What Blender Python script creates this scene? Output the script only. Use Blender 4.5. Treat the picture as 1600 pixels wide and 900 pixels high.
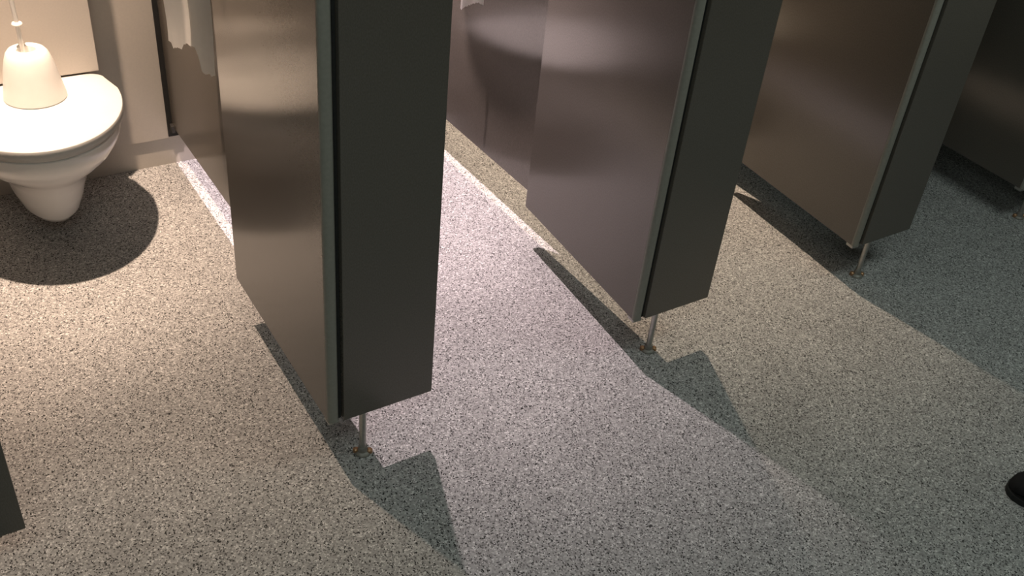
import bpy, bmesh, math, random
from mathutils import Vector, Matrix
random.seed(4)
for o in list(bpy.data.objects): bpy.data.objects.remove(o)
scene = bpy.context.scene
COL = scene.collection
PI = math.pi

# ------------------------------------------------------------ camera
F_PX, YAW, PITCH, ROLL = 1549.06, 0.6229, 0.6221, 0.1089
CAM = Vector((-0.6894, -1.5699, 1.7814))
fwd = Vector((math.sin(YAW)*math.cos(PITCH), math.cos(YAW)*math.cos(PITCH), -math.sin(PITCH)))
rgt = Vector((math.cos(YAW), -math.sin(YAW), 0)); upv = rgt.cross(fwd)
cr, sr = math.cos(ROLL), math.sin(ROLL)
R_, U_ = cr*rgt + sr*upv, -sr*rgt + cr*upv
cd = bpy.data.cameras.new('camera'); cam = bpy.data.objects.new('camera', cd); COL.objects.link(cam)
m = Matrix((R_, U_, -fwd)).transposed().to_4x4(); m.translation = CAM
cam.matrix_world = m
cd.sensor_width = 36; cd.lens = F_PX*36/1600; cd.clip_start = 0.02
scene.camera = cam

# ------------------------------------------------------------ world, exposure, corridor light
w = bpy.data.worlds.new('world'); scene.world = w; w.use_nodes = True
w.node_tree.nodes['Background'].inputs[0].default_value = (0.02, 0.022, 0.021, 1)
w.node_tree.nodes['Background'].inputs[1].default_value = 0.3
vs = scene.view_settings
vs.view_transform = 'Standard'; vs.look = 'None'; vs.gamma = 1; vs.exposure = 0.0; vs.use_curve_mapping = False

LZ = 2.40
# lamp (x, y), watts (spill, hot spot), colour: one ceiling downlight in each lit cubicle
LAMPS = [((-0.42, 1.22), (215, 290), (1.0, 0.73, 0.54), 'ceiling downlight above the toilet carrying the brush holder'),
         ((0.61, 1.20), (380, 220), (1.0, 0.79, 0.79), 'pinkish white ceiling downlight above the middle cubicle'),
         ((1.60, 1.20), (270, 60), (1.0, 0.76, 0.55), 'dim warm ceiling downlight next to the unlit cubicle')]
CORRIDOR = [((1.9, -0.9), 11, 'greenish white ceiling light over the corridor before the unlit cubicle'),
            ((-0.9, -1.5), 13, 'added greenish white fill light over the corridor before the brush holder toilet')]  # second entry is an added fill lamp, brightening the left floor and panel fronts
CORR_COL = (0.88, 1.0, 0.91)

# ------------------------------------------------------------ helpers
def link(name, me, mat, parent=None):
    o = bpy.data.objects.new(name, me); COL.objects.link(o)
    if mat is not None and not me.materials: me.materials.append(mat)
    o.parent = parent
    return o
def mesh(bm, smooth=False):
    bmesh.ops.recalc_face_normals(bm, faces=bm.faces)
    me = bpy.data.meshes.new('m'); bm.to_mesh(me); bm.free()
    if smooth:
        me.polygons.foreach_set('use_smooth', [True]*len(me.polygons))
        try: me.set_sharp_from_angle(angle=math.radians(40))
        except Exception: pass
    return me
def add_box(bm, a, b, bev=0.0, seg=2):
    vs_ = [bm.verts.new((x, y, z)) for x in (a[0], b[0]) for y in (a[1], b[1]) for z in (a[2], b[2])]
    fs = [bm.faces.new([vs_[i] for i in f]) for f in ((0,1,3,2),(4,6,7,5),(0,4,5,1),(2,3,7,6),(0,2,6,4),(1,5,7,3))]
    if bev:
        es = list({e for f in fs for e in f.edges})
        bmesh.ops.bevel(bm, geom=es, offset=bev, segments=seg, affect='EDGES', profile=0.5)
def box(name, a, b, mat, parent=None, bev=0.0, seg=2):
    bm = bmesh.new(); add_box(bm, a, b, bev, seg)
    return link(name, mesh(bm, False), mat, parent)
def lathe(prof, n=32, axis='z'):
    bm = bmesh.new(); rings = []
    for r, z in prof:
        if r < 1e-5: rings.append([bm.verts.new((0, 0, z))])
        else: rings.append([bm.verts.new((r*math.cos(2*PI*i/n), r*math.sin(2*PI*i/n), z)) for i in range(n)])
    for A, B in zip(rings, rings[1:]):
        for i in range(n):
            j = (i+1) % n
            if len(A) == 1 and len(B) == 1: continue
            if len(A) == 1: bm.faces.new((A[0], B[i], B[j]))
            elif len(B) == 1: bm.faces.new((A[i], A[j], B[0]))
            else: bm.faces.new((A[i], A[j], B[j], B[i]))
    if axis == 'x': bmesh.ops.rotate(bm, verts=bm.verts, cent=(0,0,0), matrix=Matrix.Rotation(PI/2, 3, 'Y'))
    return mesh(bm, True)
def loft(rings, cap=True):
    bm = bmesh.new(); R = [[bm.verts.new(p) for p in r] for r in rings]; n = len(R[0])
    for A, B in zip(R, R[1:]):
        for i in range(n):
            j = (i+1) % n; bm.faces.new((A[i], A[j], B[j], B[i]))
    if cap: bm.faces.new(R[0][::-1]); bm.faces.new(R[-1])
    return mesh(bm, True)
def empty(name, loc, label, cat, group=None, rz=0):
    o = bpy.data.objects.new(name, None); COL.objects.link(o); o.location = loc; o.rotation_euler = (0, 0, rz)
    o.empty_display_size = 0.05
    return tag(o, label, cat, group)
def tag(o, label, cat, group=None):
    o['label'] = label; o['category'] = cat
    if group: o['group'] = group
    return o
def struct(o):
    o['kind'] = 'structure'; return o
def copy_tree(o, parent=None):
    c = o.copy(); COL.objects.link(c); c.parent = parent
    for ch in list(o.children): copy_tree(ch, c)
    return c

# ------------------------------------------------------------ materials
def base_mat(name, col, rough=0.5, metal=0.0, spec=0.5, coat=0.0):
    ma = bpy.data.materials.new(name); ma.use_nodes = True
    b = ma.node_tree.nodes['Principled BSDF']
    b.inputs['Base Color'].default_value = (*col, 1); b.inputs['Roughness'].default_value = rough
    b.inputs['Metallic'].default_value = metal; b.inputs['Specular IOR Level'].default_value = spec
    b.inputs['Coat Weight'].default_value = coat; b.inputs['Coat Roughness'].default_value = 0.1
    return ma, ma.node_tree.nodes, ma.node_tree.links, b
def noisy(name, c0, c1, scale, rough=0.5, metal=0.0, bump=0.0, spec=0.5, stretch=(1,1,1), rough_var=0.0, detail=4, coat=0.0):
    ma, n, l, b = base_mat(name, c0, rough, metal, spec, coat)
    tc = n.new('ShaderNodeTexCoord'); mp = n.new('ShaderNodeMapping'); mp.inputs['Scale'].default_value = stretch
    l.new(tc.outputs['Object'], mp.inputs[0])
    t = n.new('ShaderNodeTexNoise'); t.inputs['Scale'].default_value = scale; t.inputs['Detail'].default_value = detail
    l.new(mp.outputs[0], t.inputs['Vector'])
    r = n.new('ShaderNodeValToRGB'); r.color_ramp.elements[0].position = 0.3; r.color_ramp.elements[1].position = 0.7
    r.color_ramp.elements[0].color = (*c0, 1); r.color_ramp.elements[1].color = (*c1, 1)
    l.new(t.outputs['Fac'], r.inputs[0]); l.new(r.outputs[0], b.inputs['Base Color'])
    if bump:
        bp = n.new('ShaderNodeBump'); bp.inputs['Strength'].default_value = bump; bp.inputs['Distance'].default_value = 0.002
        l.new(t.outputs['Fac'], bp.inputs['Height']); l.new(bp.outputs[0], b.inputs['Normal'])
    if rough_var:
        mr = n.new('ShaderNodeMapRange'); mr.inputs['To Min'].default_value = rough-rough_var; mr.inputs['To Max'].default_value = rough+rough_var
        t2 = n.new('ShaderNodeTexNoise'); t2.inputs['Scale'].default_value = 4; l.new(tc.outputs['Object'], t2.inputs['Vector'])
        l.new(t2.outputs['Fac'], mr.inputs['Value']); l.new(mr.outputs[0], b.inputs['Roughness'])
    return ma
def vertical_grain(ma, an):
    # the laminate is grained upright: its gloss spreads sideways
    n, l = ma.node_tree.nodes, ma.node_tree.links; b = n['Principled BSDF']
    g = n.new('ShaderNodeNewGeometry'); v = n.new('ShaderNodeVectorMath'); v.operation = 'CROSS_PRODUCT'
    v.inputs[1].default_value = (0, 0, 1); l.new(g.outputs['True Normal'], v.inputs[0])
    l.new(v.outputs[0], b.inputs['Tangent']); b.inputs['Anisotropic'].default_value = an
LAM = noisy('dark_laminate', (0.088, 0.078, 0.066), (0.110, 0.097, 0.083), 420, rough=0.22, bump=0.0, detail=1, stretch=(1, 1, 0.5), spec=0.72)
vertical_grain(LAM, 0.75)
EDGE = noisy('grey_edge_plastic', (0.22, 0.215, 0.19), (0.25, 0.245, 0.215), 120, rough=0.6)
BEIGE = noisy('beige_panel', (0.53, 0.495, 0.455), (0.56, 0.52, 0.475), 180, rough=0.42, bump=0.02)
WALLM = noisy('wall_paint', (0.33, 0.32, 0.30), (0.36, 0.35, 0.33), 60, rough=0.7)
CEIL = noisy('ceiling_paint', (0.30, 0.30, 0.29), (0.34, 0.34, 0.33), 40, rough=0.9)
CERA = noisy('white_ceramic', (0.80, 0.80, 0.79), (0.83, 0.83, 0.82), 8, rough=0.12, coat=0.3)
PLAS = noisy('white_plastic', (0.58, 0.58, 0.565), (0.60, 0.60, 0.585), 20, rough=0.3)
BRUSHW = noisy('glossy_white_plastic', (0.84, 0.83, 0.80), (0.88, 0.87, 0.84), 20, rough=0.3)
METAL = noisy('brushed_metal', (0.42, 0.41, 0.39), (0.52, 0.51, 0.48), 90, rough=0.35, metal=0.9)
STEEL = noisy('dull_steel', (0.22, 0.21, 0.19), (0.3, 0.29, 0.27), 90, rough=0.6, metal=0.5)
BRASS = noisy('rusty_screw_metal', (0.30, 0.16, 0.08), (0.46, 0.28, 0.16), 160, rough=0.45, metal=0.6)
DARKM = noisy('dark_bracket', (0.02, 0.02, 0.02), (0.035, 0.033, 0.03), 90, rough=0.5)
SHOE = noisy('black_leather', (0.010, 0.010, 0.011), (0.018, 0.017, 0.018), 60, rough=0.8, bump=0.1, spec=0.2)
RUB = noisy('black_rubber', (0.012, 0.012, 0.012), (0.02, 0.02, 0.02), 90, rough=0.8)
DISP = noisy('grey_dispenser_plastic', (0.5, 0.5, 0.5), (0.55, 0.55, 0.54), 30, rough=0.3)
PAP = noisy('tissue_paper', (0.86, 0.85, 0.83), (0.90, 0.89, 0.87), 70, rough=0.9, bump=0.25)

def make_translucent(ma, f):
    n, l = ma.node_tree.nodes, ma.node_tree.links
    t = n.new('ShaderNodeBsdfTranslucent'); t.inputs['Color'].default_value = (0.88, 0.87, 0.85, 1)
    mx = n.new('ShaderNodeMixShader'); mx.inputs[0].default_value = f
    l.new(n['Principled BSDF'].outputs[0], mx.inputs[1]); l.new(t.outputs[0], mx.inputs[2])
    l.new(mx.outputs[0], n['Material Output'].inputs['Surface'])
make_translucent(PAP, 0.45)
def floor_material():
    ma, n, l, b = base_mat('speckled_vinyl', (0.4, 0.4, 0.4), 0.75, 0, 0.12)
    tc = n.new('ShaderNodeTexCoord')
    def vor(scale, ramp, off=(0,0,0)):
        mp = n.new('ShaderNodeMapping'); mp.inputs['Location'].default_value = off
        l.new(tc.outputs['Object'], mp.inputs[0])
        nz = n.new('ShaderNodeTexNoise'); nz.inputs['Scale'].default_value = scale*0.9; nz.inputs['Detail'].default_value = 1
        l.new(mp.outputs[0], nz.inputs['Vector'])
        mx = n.new('ShaderNodeMix'); mx.data_type = 'VECTOR'; mx.inputs[0].default_value = 0.0045*200/scale
        l.new(mp.outputs[0], mx.inputs[4]); l.new(nz.outputs['Color'], mx.inputs[5])
        v = n.new('ShaderNodeTexVoronoi'); v.inputs['Scale'].default_value = scale
        v.voronoi_dimensions = '2D'
        l.new(mx.outputs[1], v.inputs['Vector'])
        sp = n.new('ShaderNodeSeparateColor'); l.new(v.outputs['Color'], sp.inputs[0])
        r = n.new('ShaderNodeValToRGB'); r.color_ramp.interpolation = 'CONSTANT'
        e = r.color_ramp.elements
        while len(e) > 1: e.remove(e[-1])
        for i, (p, c) in enumerate(ramp):
            k = e[0] if i == 0 else e.new(p)
            k.position = p; k.color = (*c, 1)
        l.new(sp.outputs[0], r.inputs[0])
        return r, v
    g = lambda v, t=0.0: (v*(1+t), v, v*(1-t*0.8))
    r1, v1 = vor(230, [(0, g(.24)), (.12, g(.29)), (.35, g(.335)), (.65, g(.38)), (.88, g(.44)), (.96, g(.60))])
    r2, v2 = vor(300, [(0, g(.025)), (.5, g(.10))], (3.3, 1.7, 0))
    # sparse dark chips: a tenth of the cells, only near the cell's centre
    def chips(v, lo, hi, size):
        sp = n.new('ShaderNodeSeparateColor'); l.new(v.outputs['Color'], sp.inputs[0])
        a = n.new('ShaderNodeMath'); a.operation = 'COMPARE'; a.inputs[1].default_value = (lo+hi)/2; a.inputs[2].default_value = (hi-lo)/2
        l.new(sp.outputs[1], a.inputs[0])
        c = n.new('ShaderNodeMath'); c.operation = 'LESS_THAN'; c.inputs[1].default_value = size; l.new(v.outputs['Distance'], c.inputs[0])
        k = n.new('ShaderNodeMath'); k.operation = 'MULTIPLY'; l.new(a.outputs[0], k.inputs[0]); l.new(c.outputs[0], k.inputs[1])
        return k
    k1 = chips(v2, 0, 0.19, 0.58)
    mix0 = n.new('ShaderNodeMix'); mix0.data_type = 'RGBA'
    l.new(k1.outputs[0], mix0.inputs[0]); l.new(r1.outputs[0], mix0.inputs[6]); l.new(r2.outputs[0], mix0.inputs[7])
    r3, v3 = vor(280, [(0, g(.66)), (.5, g(.52)), (.8, g(.16))], (7.1, 5.2, 0))
    k2 = chips(v3, 0, 0.16, 0.42)
    mix = n.new('ShaderNodeMix'); mix.data_type = 'RGBA'
    l.new(k2.outputs[0], mix.inputs[0]); l.new(mix0.outputs[2], mix.inputs[6]); l.new(r3.outputs[0], mix.inputs[7])
    # slow soiling
    nz = n.new('ShaderNodeTexNoise'); nz.inputs['Scale'].default_value = 3.0; nz.inputs['Detail'].default_value = 5
    l.new(tc.outputs['Object'], nz.inputs['Vector'])
    mr = n.new('ShaderNodeMapRange'); mr.inputs['From Min'].default_value = .3; mr.inputs['From Max'].default_value = .7
    mr.inputs['To Min'].default_value = .90; mr.inputs['To Max'].default_value = 1.06
    l.new(nz.outputs['Fac'], mr.inputs['Value'])
    mu = n.new('ShaderNodeMix'); mu.data_type = 'RGBA'; mu.blend_type = 'MULTIPLY'; mu.inputs[0].default_value = 1
    l.new(mix.outputs[2], mu.inputs[6]); l.new(mr.outputs[0], mu.inputs[7])
    l.new(mu.outputs[2], b.inputs['Base Color'])
    bp = n.new('ShaderNodeBump'); bp.inputs['Strength'].default_value = 0.15; bp.inputs['Distance'].default_value = 0.001
    l.new(v1.outputs['Distance'], bp.inputs['Height']); l.new(bp.outputs[0], b.inputs['Normal'])
    return ma
FLOOR = floor_material()

def emit_mat(name, col, s):
    ma, n, l, b = base_mat(name, (0.8, 0.8, 0.8), 0.4)
    b.inputs['Emission Color'].default_value = (*col, 1); b.inputs['Emission Strength'].default_value = s
    return ma

# ------------------------------------------------------------ room shell
X0, X1, Y0, YB, YP, ZC = -2.9, 3.72, -2.75, 1.595, 1.587, 2.45
H = 0.1473
struct(box('floor', (X0-.1, Y0-.1, -0.1), (X1+.1, YB+.1, 0), FLOOR))
struct(box('ceiling', (X0-.1, Y0-.1, ZC), (X1+.1, YB+.1, ZC+.1), CEIL))
wall_back = struct(box('wall_back', (X0-.1, YB, 0), (X1+.1, YB+.1, ZC), BEIGE))
struct(box('wall_left', (X0-.1, Y0, 0), (X0, YB, ZC), WALLM))
struct(box('wall_right', (X1, Y0, 0), (X1+.1, YB, ZC), WALLM))
struct(box('wall_front', (X0-.1, Y0-.1, 0), (X1+.1, Y0, ZC), WALLM))

# ------------------------------------------------------------ cubicle dividers and doors
XS = [-0.9212, 0.0, 0.9, 1.7876, 2.68]        # left edge of each front panel
W, XPART, TP, D = 0.2312, 0.0774, 0.0345, 0.6408
TOP = 2.06
GAPX, DT = 0.0102, 0.0260                       # door leaf clearance to the panel, thickness
ANG = [0.05, 0.0106, 0.0828, 0.0865, 0.06]
DIV_LABEL = ['dark laminate cubicle divider on a thin leg before the toilet with the brush holder',
             'dark laminate cubicle divider with long ragged toilet paper hanging against it beside the white toilet',
             'dark laminate cubicle divider between the pink-lit and the warm-lit cubicle',
             'dark laminate cubicle divider between the warm-lit and the unlit cubicle',
             'dark laminate cubicle divider on the far side of the unlit cubicle']
DOOR_LABEL = ['dark cubicle door folded open inside the cubicle before the brush holder toilet',
              'dark glossy cubicle door standing open, mirroring the white toilet lid as a warm glow',
              'dark cubicle door standing open inside the pink-lit cubicle',
              'dark brown cubicle door standing open over a wide black floor shadow',
              'almost black cubicle door standing open in the unlit cubicle']
def make_leg(parent):
    lg = link('leg', lathe([(0, 0.004), (0.0085, 0.004), (0.0085, H+0.004), (0, H+0.004)], 16), METAL, parent)
    lg.location = (0.0563, 0.019, 0)
    fl = link('foot_flange', lathe([(0, 0), (0.020, 0), (0.020, 0.003), (0.018, 0.006), (0.0125, 0.009), (0.011, 0.022), (0, 0.022)], 24), STEEL, lg)
    for a in (-0.5, 2.6):
        sc = link('screw', lathe([(0, 0.003), (0.008, 0.003), (0.0075, 0.011), (0.004, 0.014), (0, 0.014)], 12), BRASS, lg)
        sc.location = (0.0165*math.cos(a), 0.0165*math.sin(a), 0)
    return lg
def make_divider(label):
    e = empty('cubicle_divider', (0, 0, 0), label, 'partition', 'row of dark cubicle dividers')
    box('front_panel', (0, 0, H), (W, 0.028, TOP), LAM, e, bev=0.0016)
    box('partition_panel', (XPART, 0.026, H), (XPART+TP, YB-0.012, TOP), LAM, e, bev=0.0012)
    make_leg(e)
    box('gap_shade_strip', (XPART-0.0165, YB-0.0125, 0.110), (XPART+TP+0.011, YB-0.0002, TOP), RUB, e)  # black strip standing in for the shade of the deep gap at the wall
    for z in (0.132, 0.68, 1.75):
        br = box('wall_bracket', (XPART-0.010, YB-0.036, z), (XPART+0.002, YB-0.010, z+0.026), DARKM if z < 0.5 else METAL, e, bev=0.002)
    return e
div0 = make_divider(DIV_LABEL[0])
for i, x in enumerate(XS):
    d_ = div0 if i == 0 else copy_tree(div0)
    d_.location.x = x; d_['label'] = DIV_LABEL[i]

def half_round_strip(z0, z1):
    # grey lipping on the door's hinge edge, rounded to the front
    pts = []
    for k in range(9):
        a = PI*k/8
        pts.append((DT/2 - DT/2*math.cos(a), 0.007 - 0.007*math.sin(a)))
    pts += [(DT, 0.0125), (0, 0.0125)]
    return loft([[(x, y, z) for x, y in pts] for z in (z0, z1)])
def make_door(label):
    e = empty('cubicle_door', (0, 0, 0), label, 'door', 'cubicle doors standing open')
    box('door_leaf', (0, 0.012, H), (DT, D, TOP-0.02), LAM, e, bev=0.0012)
    link('edge_strip', half_round_strip(H-0.0005, TOP-0.02), EDGE, e)
    for z, dz in ((H-0.011, 0.012), (TOP-0.021, 0.012)):
        hp = box('pivot_hinge', (0.002, 0.006, z), (DT+0.004, 0.034, z+dz), METAL, e, bev=0.002)
    box('door_seal', (DT-0.001, 0.010, H), (DT+GAPX-0.0012, 0.022, TOP-0.03), RUB, e)
    ho = link('coat_hook', lathe([(0, 0), (0.016, 0), (0.016, 0.004), (0.006, 0.008), (0.006, 0.035), (0.011, 0.04), (0.011, 0.046), (0, 0.05)], 16, 'x'), METAL, e)
    ho.rotation_euler.z = PI; ho.location = (0.0005, 0.33, 1.65)
    lk = link('latch', lathe([(0, 0), (0.03, 0), (0.03, 0.006), (0.02, 0.012), (0.02, 0.03), (0, 0.032)], 20, 'x'), METAL, e)
    lk.rotation_euler.z = PI; lk.location = (0.0005, D-0.06, 1.02)
    return e
door0 = make_door(DOOR_LABEL[0])
for i, x in enumerate(XS):
    d_ = door0 if i == 0 else copy_tree(door0)
    d_.location = (x-GAPX-DT, 0.004, 0); d_.rotation_euler.z = -ANG[i]; d_['label'] = DOOR_LABEL[i]

# ------------------------------------------------------------ boxed-in wall behind the toilets (parts of the back wall)
PB = 0.103                                      # bottom edge of the boxing
CELLS = [(XS[i]+XPART+TP, XS[i+1]+XPART) for i in range(4)]
for i, (a, b) in enumerate(CELLS):
    tr = struct(box('trim_%d' % (i+1), (a+0.012, YP, PB), (b-0.0165, YB-0.001, 1.35), BEIGE, bev=0.0008))
    box('panel_ledge', (a+0.012, YP-0.004, 1.349), (b-0.0165, YB-0.001, 1.374), BEIGE, tr, bev=0.002)
    c = (a+b)/2
    box('cistern_panel', (c-0.222, 1.500, 0.4195), (c+0.2225, YP+0.004, 1.28), BEIGE, tr, bev=0.0015)
    fp = box('flush_plate', (c-0.12, 1.488, 1.0), (c+0.12, 1.502, 1.16), METAL, tr, bev=0.004)
    for dx, r in ((-0.05, 0.045), (0.06, 0.03)):
        k = link('flush_button', lathe([(0, 0), (r, 0), (r, 0.004), (r*0.8, 0.008), (0, 0.009)], 28), METAL, fp)
        k.rotation_euler.x = PI/2; k.location = (c+dx, 1.4885, 1.08)

# ------------------------------------------------------------ toilets
def d_ring(a, yf, z, yb, ymid, n=40, back_r=0.04):
    """D outline: half ellipse at the front (to yf), straight sides, rounded corners at the wall side"""
    pts = []
    for k in range(n+1):
        t = PI*k/n
        pts.append((a*math.cos(t), ymid-(ymid-yf)*math.sin(t), z))
    rr = min(back_r, a*0.6)
    for k in range(7):
        t = PI - (PI/2)*k/6
        pts.append((-a*0.93+rr+rr*math.cos(t), yb-rr+rr*math.sin(t), z))
    for k in range(7):
        t = PI/2 - (PI/2)*k/6
        pts.append((a*0.93-rr+rr*math.cos(t), yb-rr+rr*math.sin(t), z))
    return pts
def make_toilet(label):
    e = empty('toilet', (0, 0, 0), label, 'toilet', 'wall-hung toilets')
    Yw = 1.588
    # z, half width, front, y of widest
    rows = [(0.072, 0.030, 1.300, 1.38), (0.074, 0.055, 1.255, 1.38), (0.085, 0.075, 1.222, 1.38), (0.110, 0.090, 1.195, 1.38),
            (0.160, 0.105, 1.168, 1.38), (0.215, 0.120, 1.142, 1.38), (0.245, 0.135, 1.128, 1.38), (0.262, 0.156, 1.112, 1.378),
            (0.280, 0.186, 1.094, 1.376), (0.302, 0.212, 1.076, 1.375), (0.330, 0.230, 1.064, 1.375), (0.352, 0.237, 1.060, 1.375), (0.368, 0.235, 1.062, 1.375), (0.373, 0.228, 1.069, 1.375)]
    link('bowl', loft([d_ring(a, yf, z, Yw, ym, back_r=0.02) for z, a, yf, ym in rows]), CERA, e)
    seat = [(0.372, .230, 1.066), (0.374, .234, 1.062), (0.388, .234, 1.062), (0.391, .231, 1.066)]
    link('seat', loft([d_ring(a, yf, z, 1.49, 1.375) for z, a, yf in seat]), PLAS, e)
    lid = [(0.389, .246, 1.049), (0.391, .2495, 1.0455), (0.408, .2505, 1.0445), (0.4135, .248, 1.047), (0.4155, .243, 1.052), (0.4165, .20, 1.09)]
    link('lid', loft([d_ring(a, yf, z, 1.499-(.2505-a)*.3, 1.375) for z, a, yf in lid]), PLAS, e)
    for s in (-1, 1):
        h = link('lid_hinge', lathe([(0, -0.02), (0.009, -0.02), (0.010, -0.018), (0.010, 0.018), (0.009, 0.02), (0, 0.02)], 16, 'x'), METAL, e)
        h.location = (s*0.08, 1.482, 0.388)
    return e
T_LABEL = ['white wall-hung toilet with a toilet brush holder standing on its closed lid',
           'white wall-hung toilet with a bare closed lid in the pink-lit cubicle',
           'white wall-hung toilet with a bare closed lid in the dimmer warm-lit cubicle']
t0 = make_toilet(T_LABEL[0])
for i in range(3):
    t = t0 if i == 0 else copy_tree(t0)
    t.location.x = (-0.370, 0.545, 1.46)[i]; t['label'] = T_LABEL[i]

# ------------------------------------------------------------ brush holder on the lid
b = empty('toilet_brush', (-0.350, 1.388, 0.4162), 'white conical toilet brush holder with a thin handled brush on the toilet lid', 'toilet brush')
link('holder', lathe([(0, 0), (0.082, 0), (0.086, 0.003), (0.0855, 0.010), (0.079, 0.045), (0.071, 0.090), (0.064, 0.118), (0.057, 0.137), (0.049, 0.147), (0.040, 0.151), (0.030, 0.150), (0.026, 0.146), (0.024, 0.12), (0, 0.12)], 48), BRUSHW, b)
st = link('handle', lathe([(0, 0.12), (0.0062, 0.12), (0.0062, 0.235), (0.007, 0.30), (0.009, 0.40), (0.008, 0.44), (0, 0.445)], 16), BRUSHW, b)
st.location = (-0.004, 0.012, 0); st.rotation_euler = (0.0, -0.02, 0)
ds = link('splash_collar', lathe([(0, 0.216), (0.0125, 0.216), (0.0145, 0.219), (0.0125, 0.223), (0, 0.224)], 20), BRUSHW, st)

# ------------------------------------------------------------ paper dispensers and hanging paper
def make_dispenser(label):
    e = empty('paper_dispenser', (0, 0, 0), label, 'dispenser', 'round paper dispensers on the dividers')
    body = link('housing', lathe([(0, 0), (0.178, 0), (0.178, 0.112), (0.174, 0.129), (0.160, 0.138), (0, 0.140)], 56, 'x'), DISP, e)
    body.rotation_euler.z = PI
    li = link('lock', lathe([(0, 0.135), (0.012, 0.135), (0.012, 0.143), (0, 0.144)], 16, 'x'), METAL, e)
    li.rotation_euler.z = PI; li.location.z = 0.12
    box('tear_slot', (-0.115, -0.06, -0.192), (-0.004, 0.06, -0.155), DARKM, e, bev=0.004)
    return e
dp = make_dispenser('round grey jumbo paper dispenser above the ragged long paper')
dp2 = copy_tree(dp); dp2['label'] = 'round grey jumbo paper dispenser in the pink-lit cubicle, casting an oval shadow'
dp.location = (XS[1]+XPART+0.001, 1.027, 1.25); dp2.location = (XS[2]+XPART+0.001, 1.027, 1.25)

def paper(name, label, left, right, ztop, bottom, wav, seed, fold):
    """sheet hanging from the dispenser: left/right = (x, y); bottom(u) = z of the torn edge"""
    rnd = random.Random(seed); nu, nv = 60, 28
    jag = [rnd.uniform(-1, 1)*0.0022 for _ in range(nu+1)]
    bm = bmesh.new(); V = []
    for j in range(nv+1):
        row = []
        for i in range(nu+1):
            u, v = i/nu, j/nv
            zb = bottom(u) + jag[i]
            z = ztop + (zb-ztop)*v
            x = left[0]+(right[0]-left[0])*u; y = left[1]+(right[1]-left[1])*u
            y += wav*v*math.sin(7*u+1.0+1.5*v) + fold(u)*min(1, v*1.6)
            x += 0.003*v*math.sin(9*v+2*u)
            row.append(bm.verts.new((x, y, z)))
        V.append(row)
    for j in range(nv):
        for i in range(nu): bm.faces.new((V[j][i], V[j][i+1], V[j+1][i+1], V[j+1][i]))
    return tag(link(name, mesh(bm, True), PAP), label, 'toilet paper')
def lerp_tab(tab):
    def f(u):
        for (a, za), (b_, zb) in zip(tab, tab[1:]):
            if u <= b_: return za+(zb-za)*(u-a)/(b_-a)
        return tab[-1][1]
    return f
b1 = lerp_tab([(0, .668), (.05, .664), (.08, .650), (.16, .652), (.27, .651), (.31, .664), (.40, .671), (.50, .660), (.62, .650), (.68, .622), (.72, .584), (.80, .575), (.90, .578), (.93, .572), (1, .578)])
f1 = lambda u: -0.016*math.exp(-((u-.45)/.05)**2) + (0.012 if u > .46 else 0)
paper('toilet_paper', 'long strip of white toilet paper with a ragged torn end beside the brush holder toilet', (-0.031, 1.068), (0.072, 0.99), 1.075, b1, 0.006, 3, f1)
b2 = lerp_tab([(0, .655), (.06, .650), (.2, .660), (.45, .672), (.7, .668), (.86, .664), (1, .658)])
paper('toilet_paper', 'short white toilet paper end hanging in the pink-lit cubicle', (0.877, 1.052), (0.962, 1.046), 1.075, b2, 0.006, 8, lambda u: 0.006*math.sin(9*u))

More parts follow.
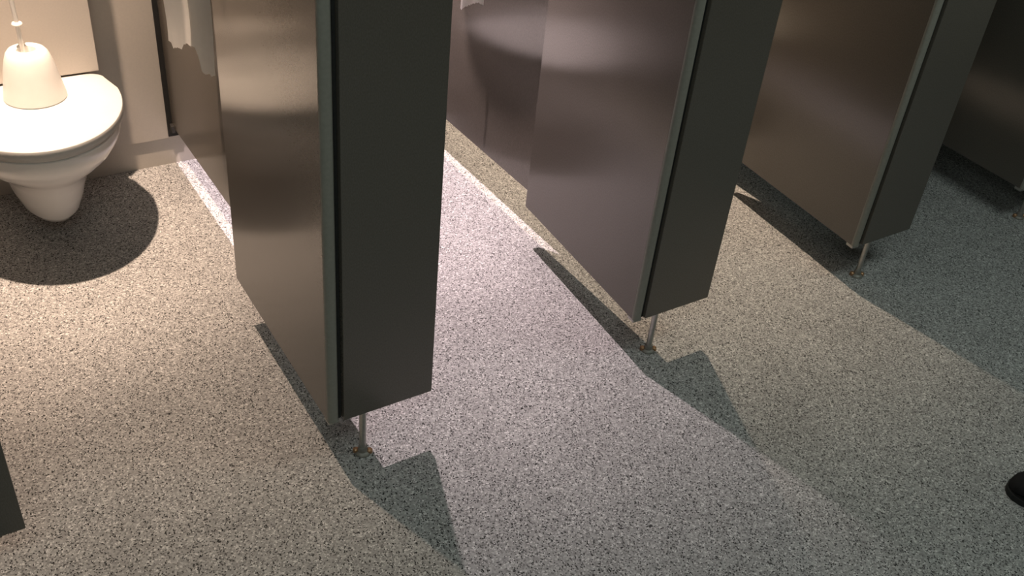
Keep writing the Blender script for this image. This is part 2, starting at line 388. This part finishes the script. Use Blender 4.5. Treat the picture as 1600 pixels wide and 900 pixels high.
# ------------------------------------------------------------ shoe of someone standing in the corridor
def make_shoe():
    ang = math.atan2(-0.82, 0.57)
    e = empty('shoe', (1.452, -0.838, 0), 'black rounded shoe standing on the speckled corridor floor', 'shoe', rz=ang)
    # local +x from toe to heel; half width, top height
    prof = [(0.000, 0.004, 0.020), (0.004, 0.018, 0.034), (0.014, 0.031, 0.047), (0.032, 0.041, 0.056), (0.06, 0.047, 0.062), (0.10, 0.048, 0.072), (0.14, 0.043, 0.088), (0.18, 0.037, 0.10), (0.22, 0.036, 0.105), (0.26, 0.034, 0.105), (0.285, 0.026, 0.10), (0.292, 0.012, 0.09)]
    def ring(x, hw, ht, z0):
        out = []
        for k in range(20):
            a = 2*PI*k/20; c, s = math.cos(a), math.sin(a)
            out.append((x, hw*math.copysign(abs(c)**0.7, c), z0+(ht-z0)*(0.5+0.5*math.copysign(abs(s)**0.8, s))))
        return out
    link('upper', loft([ring(x, hw, ht, 0.014) for x, hw, ht in prof]), SHOE, e)
    pts = [(x-0.002 if x < .1 else x+0.002, hw+0.004) for x, hw, _ in prof]
    outline = [(x, y) for x, y in pts] + [(x, -y) for x, y in reversed(pts)]
    link('sole', loft([[(x, y, z) for x, y in outline] for z in (0, 0.016)]), RUB, e)
    for k in range(4):
        lc = box('lace', (0.135+k*0.02, -0.022, 0.083+k*0.0055), (0.141+k*0.02, 0.022, 0.089+k*0.0055), SHOE, e, bev=0.002)
    return e
make_shoe()

# ------------------------------------------------------------ lamps
for (x, y), watt, colr, lab in LAMPS:
    e = empty('downlight', (x, y, LZ), lab, 'ceiling light', 'cubicle downlights')
    link('trim_ring', lathe([(0.04, 0.0), (0.062, 0.0), (0.066, 0.006), (0.066, 0.0505), (0.04, 0.0505), (0.04, 0.0)], 32), METAL, e)
    link('lens', lathe([(0, 0.03), (0.0405, 0.03), (0.0405, 0.036), (0, 0.036)], 32), emit_mat('lamp_lens', colr, 30), e)
    for kind, wt, deg in (('downlight_spill', watt[0], 88), ('downlight_hot_spot', watt[1], 41)):
        ld = bpy.data.lights.new(kind, 'SPOT'); ld.energy = wt; ld.color = colr; ld.shadow_soft_size = 0.022
        ld.spot_size = math.radians(deg); ld.spot_blend = 1.0
        lo = bpy.data.objects.new(kind, ld); COL.objects.link(lo); lo.parent = e; lo.location = (0, 0, -0.004)
for (x, y), watt, lab in CORRIDOR:
    e = empty('corridor_light', (x, y, 2.41), lab, 'ceiling light', 'corridor ceiling lights')
    box('housing', (-0.62, -0.32, 0.012), (0.62, 0.32, 0.0395), METAL, e, bev=0.004)
    box('diffuser', (-0.6, -0.3, 0.0), (0.6, 0.3, 0.016), emit_mat('tube_diffuser', CORR_COL, 1.0), e, bev=0.004)
    ld = bpy.data.lights.new('corridor_tube', 'AREA'); ld.shape = 'RECTANGLE'; ld.size = 1.16; ld.size_y = 0.54
    ld.energy = watt; ld.color = CORR_COL
    lo = bpy.data.objects.new('corridor_tube', ld); COL.objects.link(lo); lo.parent = e; lo.location = (0, 0, -0.006)
